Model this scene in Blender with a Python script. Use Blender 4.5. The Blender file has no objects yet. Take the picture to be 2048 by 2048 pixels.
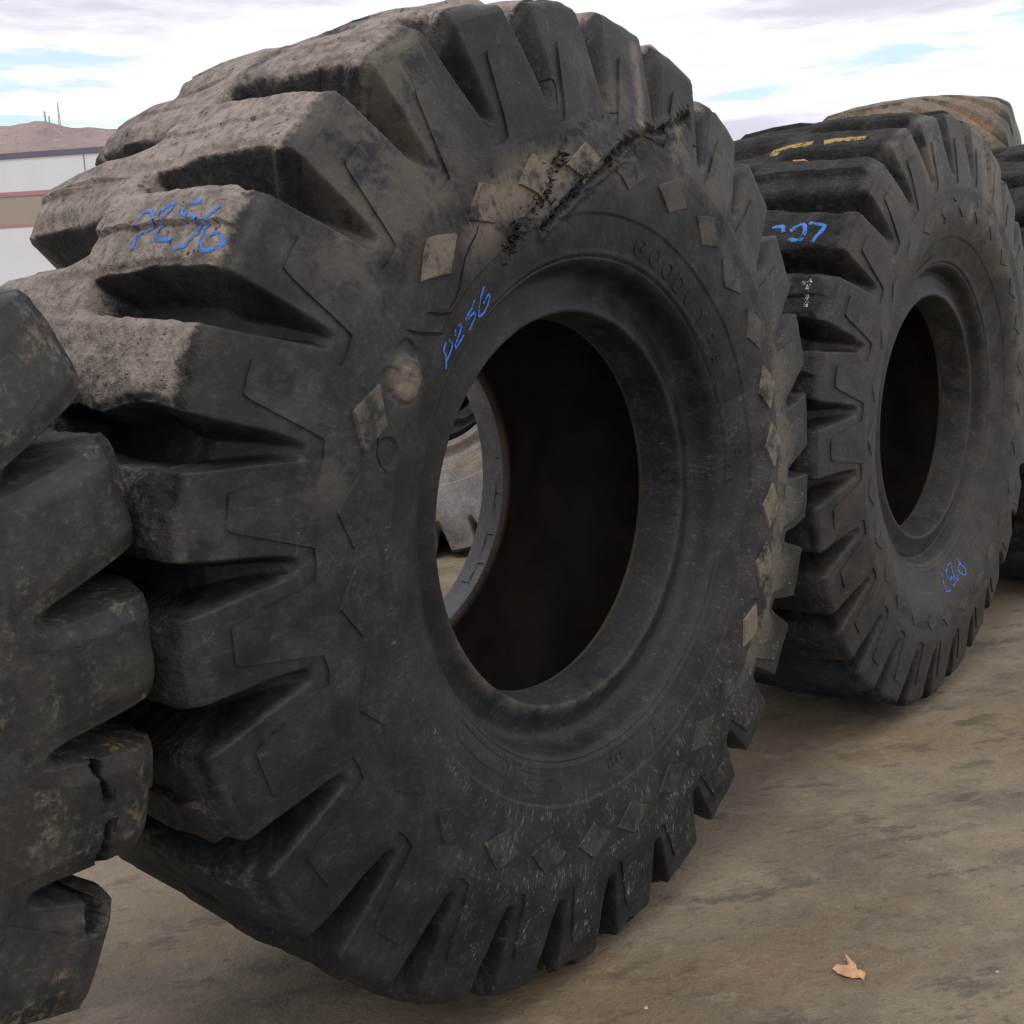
import bpy, math, random
import numpy as np
from mathutils import Vector, Matrix
R = math.radians
scene = bpy.context.scene
col = scene.collection

# ------------------------------------------------------------------ camera
CAM_H = 1.703
# rows: image right / image down / view direction expressed in world axes (x lateral, y forward, z up)
cam = bpy.data.cameras.new('camera'); camo = bpy.data.objects.new('camera', cam); col.objects.link(camo)
rt = np.array([0.999259944, -0.0384650936, 0.0]); fw = np.array([-0.0069726, -0.18113657, 0.98343323]); dn = np.array([0.03782785, 0.98270544, 0.18127072])
Mw = np.array([rt, fw, -dn])            # world = Mw @ cam(x right, y down, z forward)
X = Mw @ np.array([1, 0, 0]); Y = Mw @ np.array([0, -1, 0]); Z = Mw @ np.array([0, 0, -1])
camo.matrix_world = Matrix(((X[0], Y[0], Z[0], 0), (X[1], Y[1], Z[1], 0), (X[2], Y[2], Z[2], CAM_H), (0, 0, 0, 1)))
cam.sensor_width = 36; cam.sensor_fit = 'HORIZONTAL'; cam.lens = 36 * 2210 / 2048
cam.clip_start = 0.05; cam.clip_end = 9000
scene.camera = camo
scene.render.resolution_x = 1024; scene.render.resolution_y = 1024
scene.render.engine = 'CYCLES'
scene.view_settings.view_transform = 'Standard'; scene.view_settings.look = 'None'
scene.view_settings.exposure = 0.18; scene.view_settings.gamma = 1.0; scene.view_settings.use_curve_mapping = False

# ------------------------------------------------------------------ sky and sun
SUN_EL, SUN_AZ = R(58), R(205)          # azimuth from +Y clockwise: high, behind the camera's left shoulder
world = bpy.data.worlds.new('World'); scene.world = world; world.use_nodes = True

class NT:
    """small helper to write node trees"""
    def __init__(s, tree): s.t = tree; s.n = tree.nodes; s.l = tree.links; s.n.clear()
    def new(s, typ, **kw):
        nd = s.n.new(typ)
        for k, v in kw.items():
            if k == 'inp':
                for a, b in v.items(): s.set(nd, a, b)
            else: setattr(nd, k, v)
        return nd
    def set(s, nd, a, b):
        sock = nd.inputs[a]
        if isinstance(b, bpy.types.NodeSocket): s.l.new(b, sock)
        else: sock.default_value = b
    def math(s, op, a, b=0.0, c=None, clamp=False):
        nd = s.new('ShaderNodeMath', operation=op, use_clamp=clamp); s.set(nd, 0, a); s.set(nd, 1, b)
        if c is not None: s.set(nd, 2, c)
        return nd.outputs[0]
    def vmath(s, op, a, b=(0, 0, 0)):
        nd = s.new('ShaderNodeVectorMath', operation=op); s.set(nd, 0, a); s.set(nd, 1, b); return nd.outputs[0]
    def mix(s, fac, a, b, mode='MIX'):
        nd = s.new('ShaderNodeMix', data_type='RGBA', blend_type=mode)
        s.set(nd, 0, fac)
        for i, v in ((6, a), (7, b)):
            if isinstance(v, tuple) and len(v) == 3: v = v + (1,)
            s.set(nd, i, v)
        return nd.outputs[2]
    def noise(s, vec, scale, detail=4, rough=0.55, dist=0.0, out='Fac'):
        nd = s.new('ShaderNodeTexNoise'); s.set(nd, 'Vector', vec); s.set(nd, 'Scale', scale); s.set(nd, 'Detail', detail)
        s.set(nd, 'Roughness', rough); s.set(nd, 'Distortion', dist); return nd.outputs[out]
    def voro(s, vec, scale, feature='F1'):
        nd = s.new('ShaderNodeTexVoronoi', feature=feature); s.set(nd, 'Vector', vec); s.set(nd, 'Scale', scale); return nd.outputs['Distance']
    def step(s, v, a, b, lo=0.0, hi=1.0):
        nd = s.new('ShaderNodeMapRange', interpolation_type='SMOOTHSTEP'); s.set(nd, 0, v); s.set(nd, 1, a); s.set(nd, 2, b); s.set(nd, 3, lo); s.set(nd, 4, hi); return nd.outputs[0]
    def mapping(s, vec, scale=(1, 1, 1), loc=(0, 0, 0), rot=(0, 0, 0)):
        nd = s.new('ShaderNodeMapping'); s.set(nd, 'Vector', vec); s.set(nd, 'Scale', scale); s.set(nd, 'Location', loc); s.set(nd, 'Rotation', rot); return nd.outputs[0]

w = NT(world.node_tree)
sky = w.new('ShaderNodeTexSky', sky_type='NISHITA', sun_disc=False, sun_elevation=SUN_EL, sun_rotation=SUN_AZ, air_density=1.0, dust_density=0.6, ozone_density=1.2)
tc = w.new('ShaderNodeTexCoord').outputs['Generated']
sep = w.new('ShaderNodeSeparateXYZ'); w.set(sep, 0, tc)
az = w.math('ARCTAN2', sep.outputs[0], sep.outputs[1])
el = w.math('ARCSINE', sep.outputs[2])
# cloud sheet: long flat banks near the horizon, broken by a few blue slots
cmb = w.new('ShaderNodeCombineXYZ'); w.set(cmb, 0, az); w.set(cmb, 1, w.math('MULTIPLY', el, 6.5)); w.set(cmb, 2, 0.0)
nA = w.noise(w.mapping(cmb.outputs[0], loc=(0.35, 0.2, 0)), 3.0, 4, 0.60)
nB = w.noise(cmb.outputs[0], 13.0, 3, 0.62)
wob = w.math('ADD', w.math('MULTIPLY', nA, 1.5), w.math('MULTIPLY', nB, 1.9))      # mean about 1.7
def slot(a0, e0, wa, we, tilt=0.0):
    da = w.math('SUBTRACT', az, a0); de = w.math('MULTIPLY_ADD', da, -tilt, w.math('SUBTRACT', el, e0))
    p, q = w.math('MULTIPLY', da, 1 / wa), w.math('MULTIPLY', de, 1 / we)
    return w.math('MULTIPLY_ADD', q, w.math('MULTIPLY', q, -1.0), w.math('MULTIPLY_ADD', p, w.math('MULTIPLY', p, -1.0), 1.0))
holes = None
for a in ((0.325, 0.186, 0.110, 0.012, 0.09), (0.235, 0.170, 0.060, 0.007, 0.12), (0.425, 0.207, 0.03, 0.010, 0.1),
          (-0.40, 0.155, 0.16, 0.013, 0.0), (-0.40, 0.196, 0.13, 0.022, 0.0)):
    sl = slot(*a); holes = sl if holes is None else w.math('MAXIMUM', holes, sl)
holes = w.math('MAXIMUM', holes, -3.0)
bluem = w.step(w.math('ADD', holes, w.math('MULTIPLY', w.math('SUBTRACT', wob, 1.7), 1.7)), 0.15, 1.15)
bluem = w.math('MAXIMUM', bluem, w.math('MULTIPLY', w.step(nA, 0.56, 0.66), w.step(el, 0.5, 0.9)))
g = w.math('MULTIPLY', w.step(nB, 0.40, 0.64), 0.45)
for a in ((-0.33, 0.285, 0.30, 0.060, 0.08), (0.33, 0.232, 0.15, 0.018, 0.03), (-0.16, 0.300, 0.16, 0.030, 0.1), (0.20, 0.135, 0.12, 0.016, 0.0)):
    g = w.math('MAXIMUM', g, w.step(w.math('ADD', slot(*a), w.math('SUBTRACT', wob, 1.7)), -0.7, 0.9))
cloud = w.mix(g, (9.9, 9.85, 10.1), (6.3, 6.1, 7.1))
lp_sky = w.mix(0.75, sky.outputs[0], (7.0, 8.8, 10.0))
cs = w.mix(bluem, cloud, lp_sky)
bg = w.new('ShaderNodeBackground', inp={'Color': cs, 'Strength': 0.105})
wo = w.new('ShaderNodeOutputWorld'); w.l.new(bg.outputs[0], wo.inputs[0])

sun = bpy.data.lights.new('sun', 'SUN'); sun.energy = 0.7; sun.angle = R(14); sun.color = (1, 0.96, 0.9)
suno = bpy.data.objects.new('sun', sun); col.objects.link(suno)
sd = Vector((math.sin(SUN_AZ) * math.cos(SUN_EL), math.cos(SUN_AZ) * math.cos(SUN_EL), math.sin(SUN_EL)))
suno.rotation_euler = sd.to_track_quat('Z', 'Y').to_euler(); suno.location = (0, 0, 20)

# ------------------------------------------------------------------ helpers
def tag(o, label=None, cat=None, group=None, kind=None):
    if label: o['label'] = label
    if cat: o['category'] = cat
    if group: o['group'] = group
    if kind: o['kind'] = kind
    return o

def empty(name, loc, rz=0.0):
    o = bpy.data.objects.new(name, None); col.objects.link(o); o.location = loc; o.rotation_euler = (0, 0, rz); o.empty_display_size = 0.2
    return o

def mesh_np(name, V, F, mat, parent=None, attrs=None, uv=None, smooth=True):
    if attrs and 'film' not in attrs and 'dust' in attrs: attrs = dict(attrs, film=np.full(len(attrs['dust']), 0.6))
    """V (n,3); F (m,4) or (m,3) int array"""
    V = np.asarray(V, dtype=np.float32); F = np.asarray(F, dtype=np.int32)
    me = bpy.data.meshes.new(name); k = F.shape[1]
    me.vertices.add(len(V)); me.vertices.foreach_set('co', V.ravel())
    me.loops.add(F.size); me.loops.foreach_set('vertex_index', F.ravel())
    me.polygons.add(len(F)); me.polygons.foreach_set('loop_start', np.arange(0, F.size, k, dtype=np.int32))
    me.polygons.foreach_set('loop_total', np.full(len(F), k, dtype=np.int32))
    if attrs:
        for an, av in attrs.items():
            a = me.attributes.new(an, 'FLOAT', 'POINT'); a.data.foreach_set('value', np.asarray(av, dtype=np.float32).ravel())
    if uv is not None:
        u = me.attributes.new('suv', 'FLOAT_VECTOR', 'POINT'); u.data.foreach_set('vector', np.asarray(uv, dtype=np.float32).ravel())
    me.update(calc_edges=True); me.validate()
    me.polygons.foreach_set('use_smooth', np.full(len(me.polygons), smooth))
    me.materials.append(mat)
    o = bpy.data.objects.new(name, me); col.objects.link(o)
    if parent: o.parent = parent
    return o

def sstep(a, b, x):
    t = np.clip((x - a) / (b - a), 0, 1); return t * t * (3 - 2 * t)

def _hash(ix, iy, iz, seed):
    h = (ix.astype(np.int64) * 374761393 + iy.astype(np.int64) * 668265263 + iz.astype(np.int64) * 2147483647 + seed * 1274126177) & 0xffffffff
    h = ((h ^ (h >> 13)) * 1274126177) & 0xffffffff
    h = (h ^ (h >> 16)) & 0xffffffff
    return h.astype(np.float64) / 4294967295.0 * 2 - 1

def vnoise(P, scale, seed=0):
    Q = P * scale; I = np.floor(Q); f = Q - I; I = I.astype(np.int64); f = f * f * f * (f * (f * 6 - 15) + 10)
    out = 0
    for dx in (0, 1):
        for dy in (0, 1):
            for dz in (0, 1):
                wgt = (f[..., 0] if dx else 1 - f[..., 0]) * (f[..., 1] if dy else 1 - f[..., 1]) * (f[..., 2] if dz else 1 - f[..., 2])
                out = out + wgt * _hash(I[..., 0] + dx, I[..., 1] + dy, I[..., 2] + dz, seed)
    return out

def fbm(P, scale, octv=4, seed=0, gain=0.5):
    out = 0; a = 1.0
    for i in range(octv):
        out = out + a * vnoise(P, scale * 2 ** i, seed + i * 17); a *= gain
    return out

# ------------------------------------------------------------------ materials
def principled(m, base, rough=0.7, spec=0.35, bump=None, bump_d=0.004, bump_s=1.0):
    m_out = m.new('ShaderNodeOutputMaterial'); p = m.new('ShaderNodeBsdfPrincipled')
    m.set(p, 'Base Color', base if not (isinstance(base, tuple) and len(base) == 3) else base + (1,))
    m.set(p, 'Roughness', rough); m.set(p, 'Specular IOR Level', spec)
    if bump is not None:
        b = m.new('ShaderNodeBump'); m.set(b, 'Strength', bump_s); m.set(b, 'Distance', bump_d); m.set(b, 'Height', bump); m.l.new(b.outputs[0], p.inputs['Normal'])
    m.l.new(p.outputs[0], m_out.inputs[0]); return p

def newmat(name):
    mt = bpy.data.materials.new(name); mt.use_nodes = True; return mt, NT(mt.node_tree)

def rubber_mat(name, dark=(0.0115, 0.012, 0.0135), light=(0.029, 0.0295, 0.031), brown=(0.038, 0.029, 0.021), brown_amt=0.5,
               dustc=(0.335, 0.278, 0.240), dustc2=(0.155, 0.134, 0.120), streak=0.8, lichen=0.0, seed=0.0, scuffc=(0.27, 0.245, 0.20), filmc=(0.102, 0.098, 0.094)):
    mt, m = newmat(name)
    obj = m.mapping(m.new('ShaderNodeTexCoord').outputs['Object'], loc=(seed, seed * 0.7, seed * 1.3))
    at = lambda n_: m.new('ShaderNodeAttribute', attribute_name=n_).outputs['Fac']
    suv = m.new('ShaderNodeAttribute', attribute_name='suv').outputs['Vector']
    dust, wear, scuff, tan, filma = at('dust'), at('wear'), at('scuff'), at('tan'), at('film')
    big = m.noise(obj, 2.2, 5, 0.62); mid = m.noise(obj, 11, 5, 0.66); fine = m.noise(obj, 62, 4, 0.68)
    c = m.mix(m.step(m.math('ADD', m.math('MULTIPLY', big, 0.6), m.math('MULTIPLY', mid, 0.4)), 0.36, 0.64), dark, light)
    c = m.mix(m.math('MULTIPLY', m.step(m.math('ADD', m.math('MULTIPLY', mid, 0.5), m.math('SUBTRACT', 0.75, m.math('MULTIPLY', big, 0.5))), 0.72, 0.84), brown_amt), c, brown)
    rad = m.mapping(suv, scale=(62, 7, 1)); circ = m.mapping(suv, scale=(5, 46, 1))
    s1 = m.step(m.noise(rad, 1.0, 4, 0.72), 0.54, 0.74); s2 = m.step(m.noise(circ, 1.0, 3, 0.7), 0.60, 0.80)
    area = m.step(m.math('ADD', m.math('MULTIPLY', big, 0.45), m.math('MULTIPLY', mid, 0.55)), 0.44, 0.62)
    film = m.math('MULTIPLY', m.math('MULTIPLY', m.math('ADD', m.math('MAXIMUM', s1, s2), 0.35), area), filma, clamp=True)
    c = m.mix(m.math('MULTIPLY', film, 0.40 * streak), c, filmc)
    sc = m.math('MULTIPLY', m.step(m.noise(m.mapping(suv, scale=(150, 24, 1)), 1.0, 4, 0.78), 0.53, 0.62), m.step(m.math('ADD', m.math('MULTIPLY', mid, 0.5), m.math('MULTIPLY', fine, 0.5)), 0.47, 0.58))
    c = m.mix(m.math('MULTIPLY', sc, scuff), c, scuffc)
    c = m.mix(m.math('MULTIPLY', m.step(fine, 0.50, 0.68), 0.55), c, m.vmath('MULTIPLY', c, (1.9, 1.85, 1.8)))
    tn = m.math('MULTIPLY', tan, m.step(m.math('ADD', m.math('MULTIPLY', s1, 0.20), m.math('ADD', mid, m.math('MULTIPLY', fine, 0.35))), 0.50, 0.74))
    c = m.mix(tn, c, (0.195, 0.160, 0.120))
    dn_ = m.math('ADD', m.math('MULTIPLY', mid, 0.75), m.math('MULTIPLY', fine, 0.65))
    dmask = m.step(m.math('ADD', dn_, m.math('MULTIPLY', m.math('SUBTRACT', dust, 0.5), 0.75)), 0.44, 0.92)
    gz = m.new('ShaderNodeSeparateXYZ'); m.l.new(m.new('ShaderNodeNewGeometry').outputs['Normal'], gz.inputs[0])
    settle = m.step(gz.outputs[2], -0.42, 0.12, 0.10, 1.0)          # dust lies on faces that look up
    dmask = m.math('MULTIPLY', m.math('MULTIPLY', dmask, settle), m.step(dust, 0.0, 0.25))
    r30 = m.noise(obj, 30, 4, 0.70)
    dcol = m.mix(m.step(m.math('ADD', m.math('MULTIPLY', big, 0.4), m.math('MULTIPLY', r30, 0.6)), 0.36, 0.58), dustc2, dustc)
    c = m.mix(dmask, c, dcol)
    if lichen:
        li = m.math('MULTIPLY', m.step(m.noise(obj, 8.5, 5, 0.78), 0.50, 0.68), m.step(fine, 0.42, 0.62))
        c = m.mix(m.math('MULTIPLY', li, lichen), c, (0.175, 0.160, 0.115))
        li2 = m.math('MULTIPLY', m.step(m.noise(m.mapping(obj, loc=(4, 2, 9)), 5.0, 4, 0.7), 0.58, 0.70), m.step(fine, 0.46, 0.62))
        c = m.mix(m.math('MULTIPLY', li2, lichen), c, (0.20, 0.130, 0.065))
    pit = m.step(m.noise(m.mapping(suv, scale=(60, 42, 50)), 1.0, 3, 0.7), 0.60, 0.68)
    c = m.mix(m.math('MULTIPLY', pit, m.math('MULTIPLY', wear, 0.72)), c, (0.016, 0.015, 0.015))
    hair = m.math('MULTIPLY', m.step(m.math('ABSOLUTE', m.math('SUBTRACT', m.noise(obj, 2.7, 4, 0.72), 0.5)), 0.0, 0.0045, 1.0, 0.0), m.step(mid, 0.45, 0.58))
    c = m.mix(m.math('MULTIPLY', hair, m.math('SUBTRACT', 0.16, m.math('MULTIPLY', wear, 0.16))), c, (0.17, 0.165, 0.155))
    spk = m.math('MULTIPLY', m.math('LESS_THAN', m.voro(obj, 34), 0.05), m.step(mid, 0.52, 0.6))
    c = m.mix(m.math('MULTIPLY', spk, 0.5), c, (0.28, 0.26, 0.23))
    hgt = m.math('ADD', m.math('MULTIPLY', m.math('ADD', r30, m.math('MULTIPLY', pit, -0.30)), m.math('MULTIPLY', wear, 0.62)), m.math('MULTIPLY', fine, m.math('ADD', m.math('MULTIPLY', wear, 0.38), 0.11)))
    hgt = m.math('ADD', hgt, m.math('MULTIPLY', m.math('MULTIPLY', sc, scuff), 0.10))
    rg = m.math('ADD', m.math('MULTIPLY', mid, 0.30), 0.46, clamp=True)
    rg = m.math('MAXIMUM', rg, m.math('MULTIPLY', m.math('MAXIMUM', dmask, wear), 0.9))
    principled(m, c, rough=rg, spec=0.36, bump=hgt, bump_d=0.018, bump_s=0.9)
    return mt

def flat_mat(name, c, rough=0.7, var=0.15, scale=8, spec=0.3, bump=0.0):
    mt, m = newmat(name); obj = m.new('ShaderNodeTexCoord').outputs['Object']
    n_ = m.noise(obj, scale, 6, 0.6)
    cc = m.mix(m.step(n_, 0.3, 0.7), tuple(v * (1 - var) for v in c), tuple(min(1, v * (1 + var)) for v in c))
    principled(m, cc, rough, spec, bump=(n_ if bump else None), bump_d=bump or 0.001)
    return mt

def chalk_mat(name, c, cover=0.5):
    mt, m = newmat(name); obj = m.new('ShaderNodeTexCoord').outputs['Object']
    n_ = m.math('ADD', m.math('MULTIPLY', m.noise(obj, 150, 4, 0.7), 0.6), m.math('MULTIPLY', m.noise(obj, 45, 3, 0.6), 0.4))
    p = m.new('ShaderNodeBsdfPrincipled'); m.set(p, 'Base Color', m.mix(m.step(n_, 0.4, 0.7), c, tuple(v * 0.72 for v in c))); m.set(p, 'Roughness', 0.85)
    tr = m.new('ShaderNodeBsdfTransparent'); ms = m.new('ShaderNodeMixShader'); m.set(ms, 0, m.step(n_, cover - 0.04, cover + 0.02))
    m.l.new(p.outputs[0], ms.inputs[1]); m.l.new(tr.outputs[0], ms.inputs[2])
    o = m.new('ShaderNodeOutputMaterial'); m.l.new(ms.outputs[0], o.inputs[0]); return mt

# ------------------------------------------------------------------ ground
mt_ground, m = newmat('yard_concrete')
P = m.new('ShaderNodeTexCoord').outputs['Object']
Pr = m.mapping(P, rot=(0, 0, R(-14)))
st = m.mapping(Pr, scale=(0.7, 1.5, 1))
a_ = m.noise(P, 0.9, 6, 0.60, 0.4); b_ = m.noise(st, 1.6, 7, 0.66); c_ = m.noise(P, 9, 6, 0.70); d_ = m.noise(P, 90, 4, 0.7); e_ = m.noise(P, 24, 6, 0.74)
c = m.mix(m.step(a_, 0.38, 0.60), (0.212, 0.168, 0.118), (0.312, 0.250, 0.178))
c = m.mix(m.math('MULTIPLY', m.step(b_, 0.47, 0.63), 0.62), c, (0.145, 0.119, 0.094))
c = m.mix(m.math('MULTIPLY', m.step(m.noise(m.mapping(st, loc=(3, 8, 0)), 0.8, 5, 0.6), 0.50, 0.64), 0.60), c, (0.250, 0.170, 0.088))
c = m.mix(m.math('MULTIPLY', m.step(m.noise(m.mapping(Pr, loc=(1, 5, 0), scale=(1.2, 2.6, 1)), 2.6, 7, 0.74), 0.53, 0.63), 0.62), c, (0.088, 0.073, 0.064))
c = m.mix(m.math('MULTIPLY', m.step(c_, 0.52, 0.66), 0.30), c, (0.40, 0.34, 0.265))
c = m.mix(m.math('MULTIPLY', m.math('MULTIPLY', m.step(e_, 0.53, 0.66), m.step(c_, 0.60, 0.45)), 0.55), c, (0.110, 0.088, 0.068))
c = m.mix(m.math('MULTIPLY', m.step(d_, 0.56, 0.70), 0.40), c, (0.105, 0.088, 0.072))
c = m.mix(m.math('MULTIPLY', m.step(d_, 0.44, 0.30), 0.35), c, (0.45, 0.39, 0.31))
line = m.math('ABSOLUTE', m.math('SUBTRACT', m.noise(m.mapping(Pr, scale=(0.35, 1.3, 1)), 1.1, 5, 0.70), 0.5))
c = m.mix(m.math('MULTIPLY', m.step(line, 0.0, 0.006, 1.0, 0.0), m.math('MULTIPLY', m.step(c_, 0.45, 0.6), 0.40)), c, (0.10, 0.082, 0.066))
hg = m.math('ADD', m.math('MULTIPLY', e_, 1.0), m.math('MULTIPLY', d_, 0.28))
principled(m, c, rough=m.math('ADD', m.math('MULTIPLY', a_, 0.35), 0.45), spec=0.28, bump=hg, bump_d=0.013, bump_s=1.0)
gx = 400
ground = mesh_np('ground', [(-gx, -60, 0), (gx, -60, 0), (gx, 1500, 0), (-gx, 1500, 0)], [(0, 1, 2, 3)], mt_ground); tag(ground, kind='structure')

# ------------------------------------------------------------------ tyre generator
HW = 0.45                                  # half width of the tyre
ROW_U = np.array([0.6580, 0.7530]); ROW_N = np.array([-0.7530, 0.6580])
ROW_RZ = math.atan2(0.7530, 0.6580)

# outer profile from bead toe to crown centre: (radius, axial distance in from the shoulder plane)
PROF = [(0.474, 0.183), (0.476, 0.150), (0.482, 0.100), (0.487, 0.074), (0.491, 0.065), (0.499, 0.064), (0.518, 0.072), (0.540, 0.082), (0.566, 0.086), (0.584, 0.066),
        (0.598, 0.018), (0.608, 0.003), (0.618, -0.004), (0.640, -0.012), (0.670, -0.021), (0.712, -0.030), (0.760, -0.037), (0.820, -0.041), (0.880, -0.041), (0.940, -0.036),
        (1.000, -0.026), (1.060, -0.015), (1.110, -0.005), (1.145, 0.002), (1.166, 0.010), (1.179, 0.024), (1.186, 0.046), (1.189, 0.080), (1.193, 0.150), (1.198, 0.300), (1.200, 0.450)]
# matching groove floor for the part outside the sidewall
FLOOR = {0.940: (0.940, -0.036), 1.000: (0.978, 0.014), 1.060: (1.008, 0.054), 1.110: (1.028, 0.082), 1.145: (1.040, 0.098), 1.166: (1.048, 0.110), 1.179: (1.054, 0.122),
         1.186: (1.059, 0.134), 1.189: (1.063, 0.150), 1.193: (1.070, 0.195), 1.198: (1.080, 0.312), 1.200: (1.088, 0.450)}
INNER = [(0.474, 0.183), (0.482, 0.200), (0.505, 0.190), (0.545, 0.150), (0.620, 0.090), (0.720, 0.048), (0.840, 0.035), (0.930, 0.062), (0.985, 0.115), (1.022, 0.180), (1.035, 0.290), (1.040, 0.450)]

def catmull(pts, n=8):
    p = np.array([2 * np.array(pts[0]) - np.array(pts[1])] + list(pts) + [2 * np.array(pts[-1]) - np.array(pts[-2])], dtype=float); out = []
    for i in range(1, len(p) - 2):
        for t in np.linspace(0, 1, n, endpoint=False):
            a, b, c2, d = p[i - 1], p[i], p[i + 1], p[i + 2]
            out.append(0.5 * ((2 * b) + (-a + c2) * t + (2 * a - 5 * b + 4 * c2 - d) * t * t + (-a + 3 * b - 3 * c2 + d) * t ** 3))
    out.append(p[-2]); return np.array(out)

_pf = catmull(PROF)
_seg = np.r_[0, np.cumsum(np.hypot(*np.diff(_pf, axis=0).T))]
_ctrl_s = np.array([_seg[8 * i] for i in range(len(PROF))])
SLEN = _seg[-1]
_fl = np.array([FLOOR.get(q[0], q) if q[0] >= 0.94 else q for q in PROF])
S_G = _ctrl_s[[i for i, q in enumerate(PROF) if q[0] == 0.94][0]]      # where grooves start
S_SH = _ctrl_s[[i for i, q in enumerate(PROF) if q[0] == 1.179][0]]    # shoulder corner
S_L1 = _ctrl_s[[i for i, q in enumerate(PROF) if q[0] == 0.608][0]]
S_L2 = _ctrl_s[[i for i, q in enumerate(PROF) if q[0] == 0.712][0]]
def prof_r(s): return np.interp(s, _seg, _pf[:, 0])
def prof_y(s): return np.interp(s, _seg, _pf[:, 1])
def floor_ry(s): return np.interp(s, _ctrl_s, _fl[:, 0]), np.interp(s, _ctrl_s, _fl[:, 1])
def s_of_r(r): return np.interp(r, _pf[:, 0], _seg)                     # sidewall: radius grows with s
_ty = _pf[:, 1]; _mask = _seg > S_SH - 0.02
def s_of_y(y): return np.interp(y, _ty[_mask], _seg[_mask])            # tread: axial grows with s

def polyline_dist(th, r, pts):
    """distance in the wall plane to a polyline of (deg, radius)"""
    x = r * np.cos(R(1) * th); y = r * np.sin(R(1) * th); best = np.full(np.shape(x), 9.0); arc = np.zeros(np.shape(x))
    q = [(p[1] * math.cos(R(p[0])), p[1] * math.sin(R(p[0]))) for p in pts]
    for a, b in zip(q[:-1], q[1:]):
        dx, dy = b[0] - a[0], b[1] - a[1]; L = dx * dx + dy * dy
        t = np.clip(((x - a[0]) * dx + (y - a[1]) * dy) / L, 0, 1)
        best = np.minimum(best, np.hypot(x - a[0] - t * dx, y - a[1] - t * dy))
    return best

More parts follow.
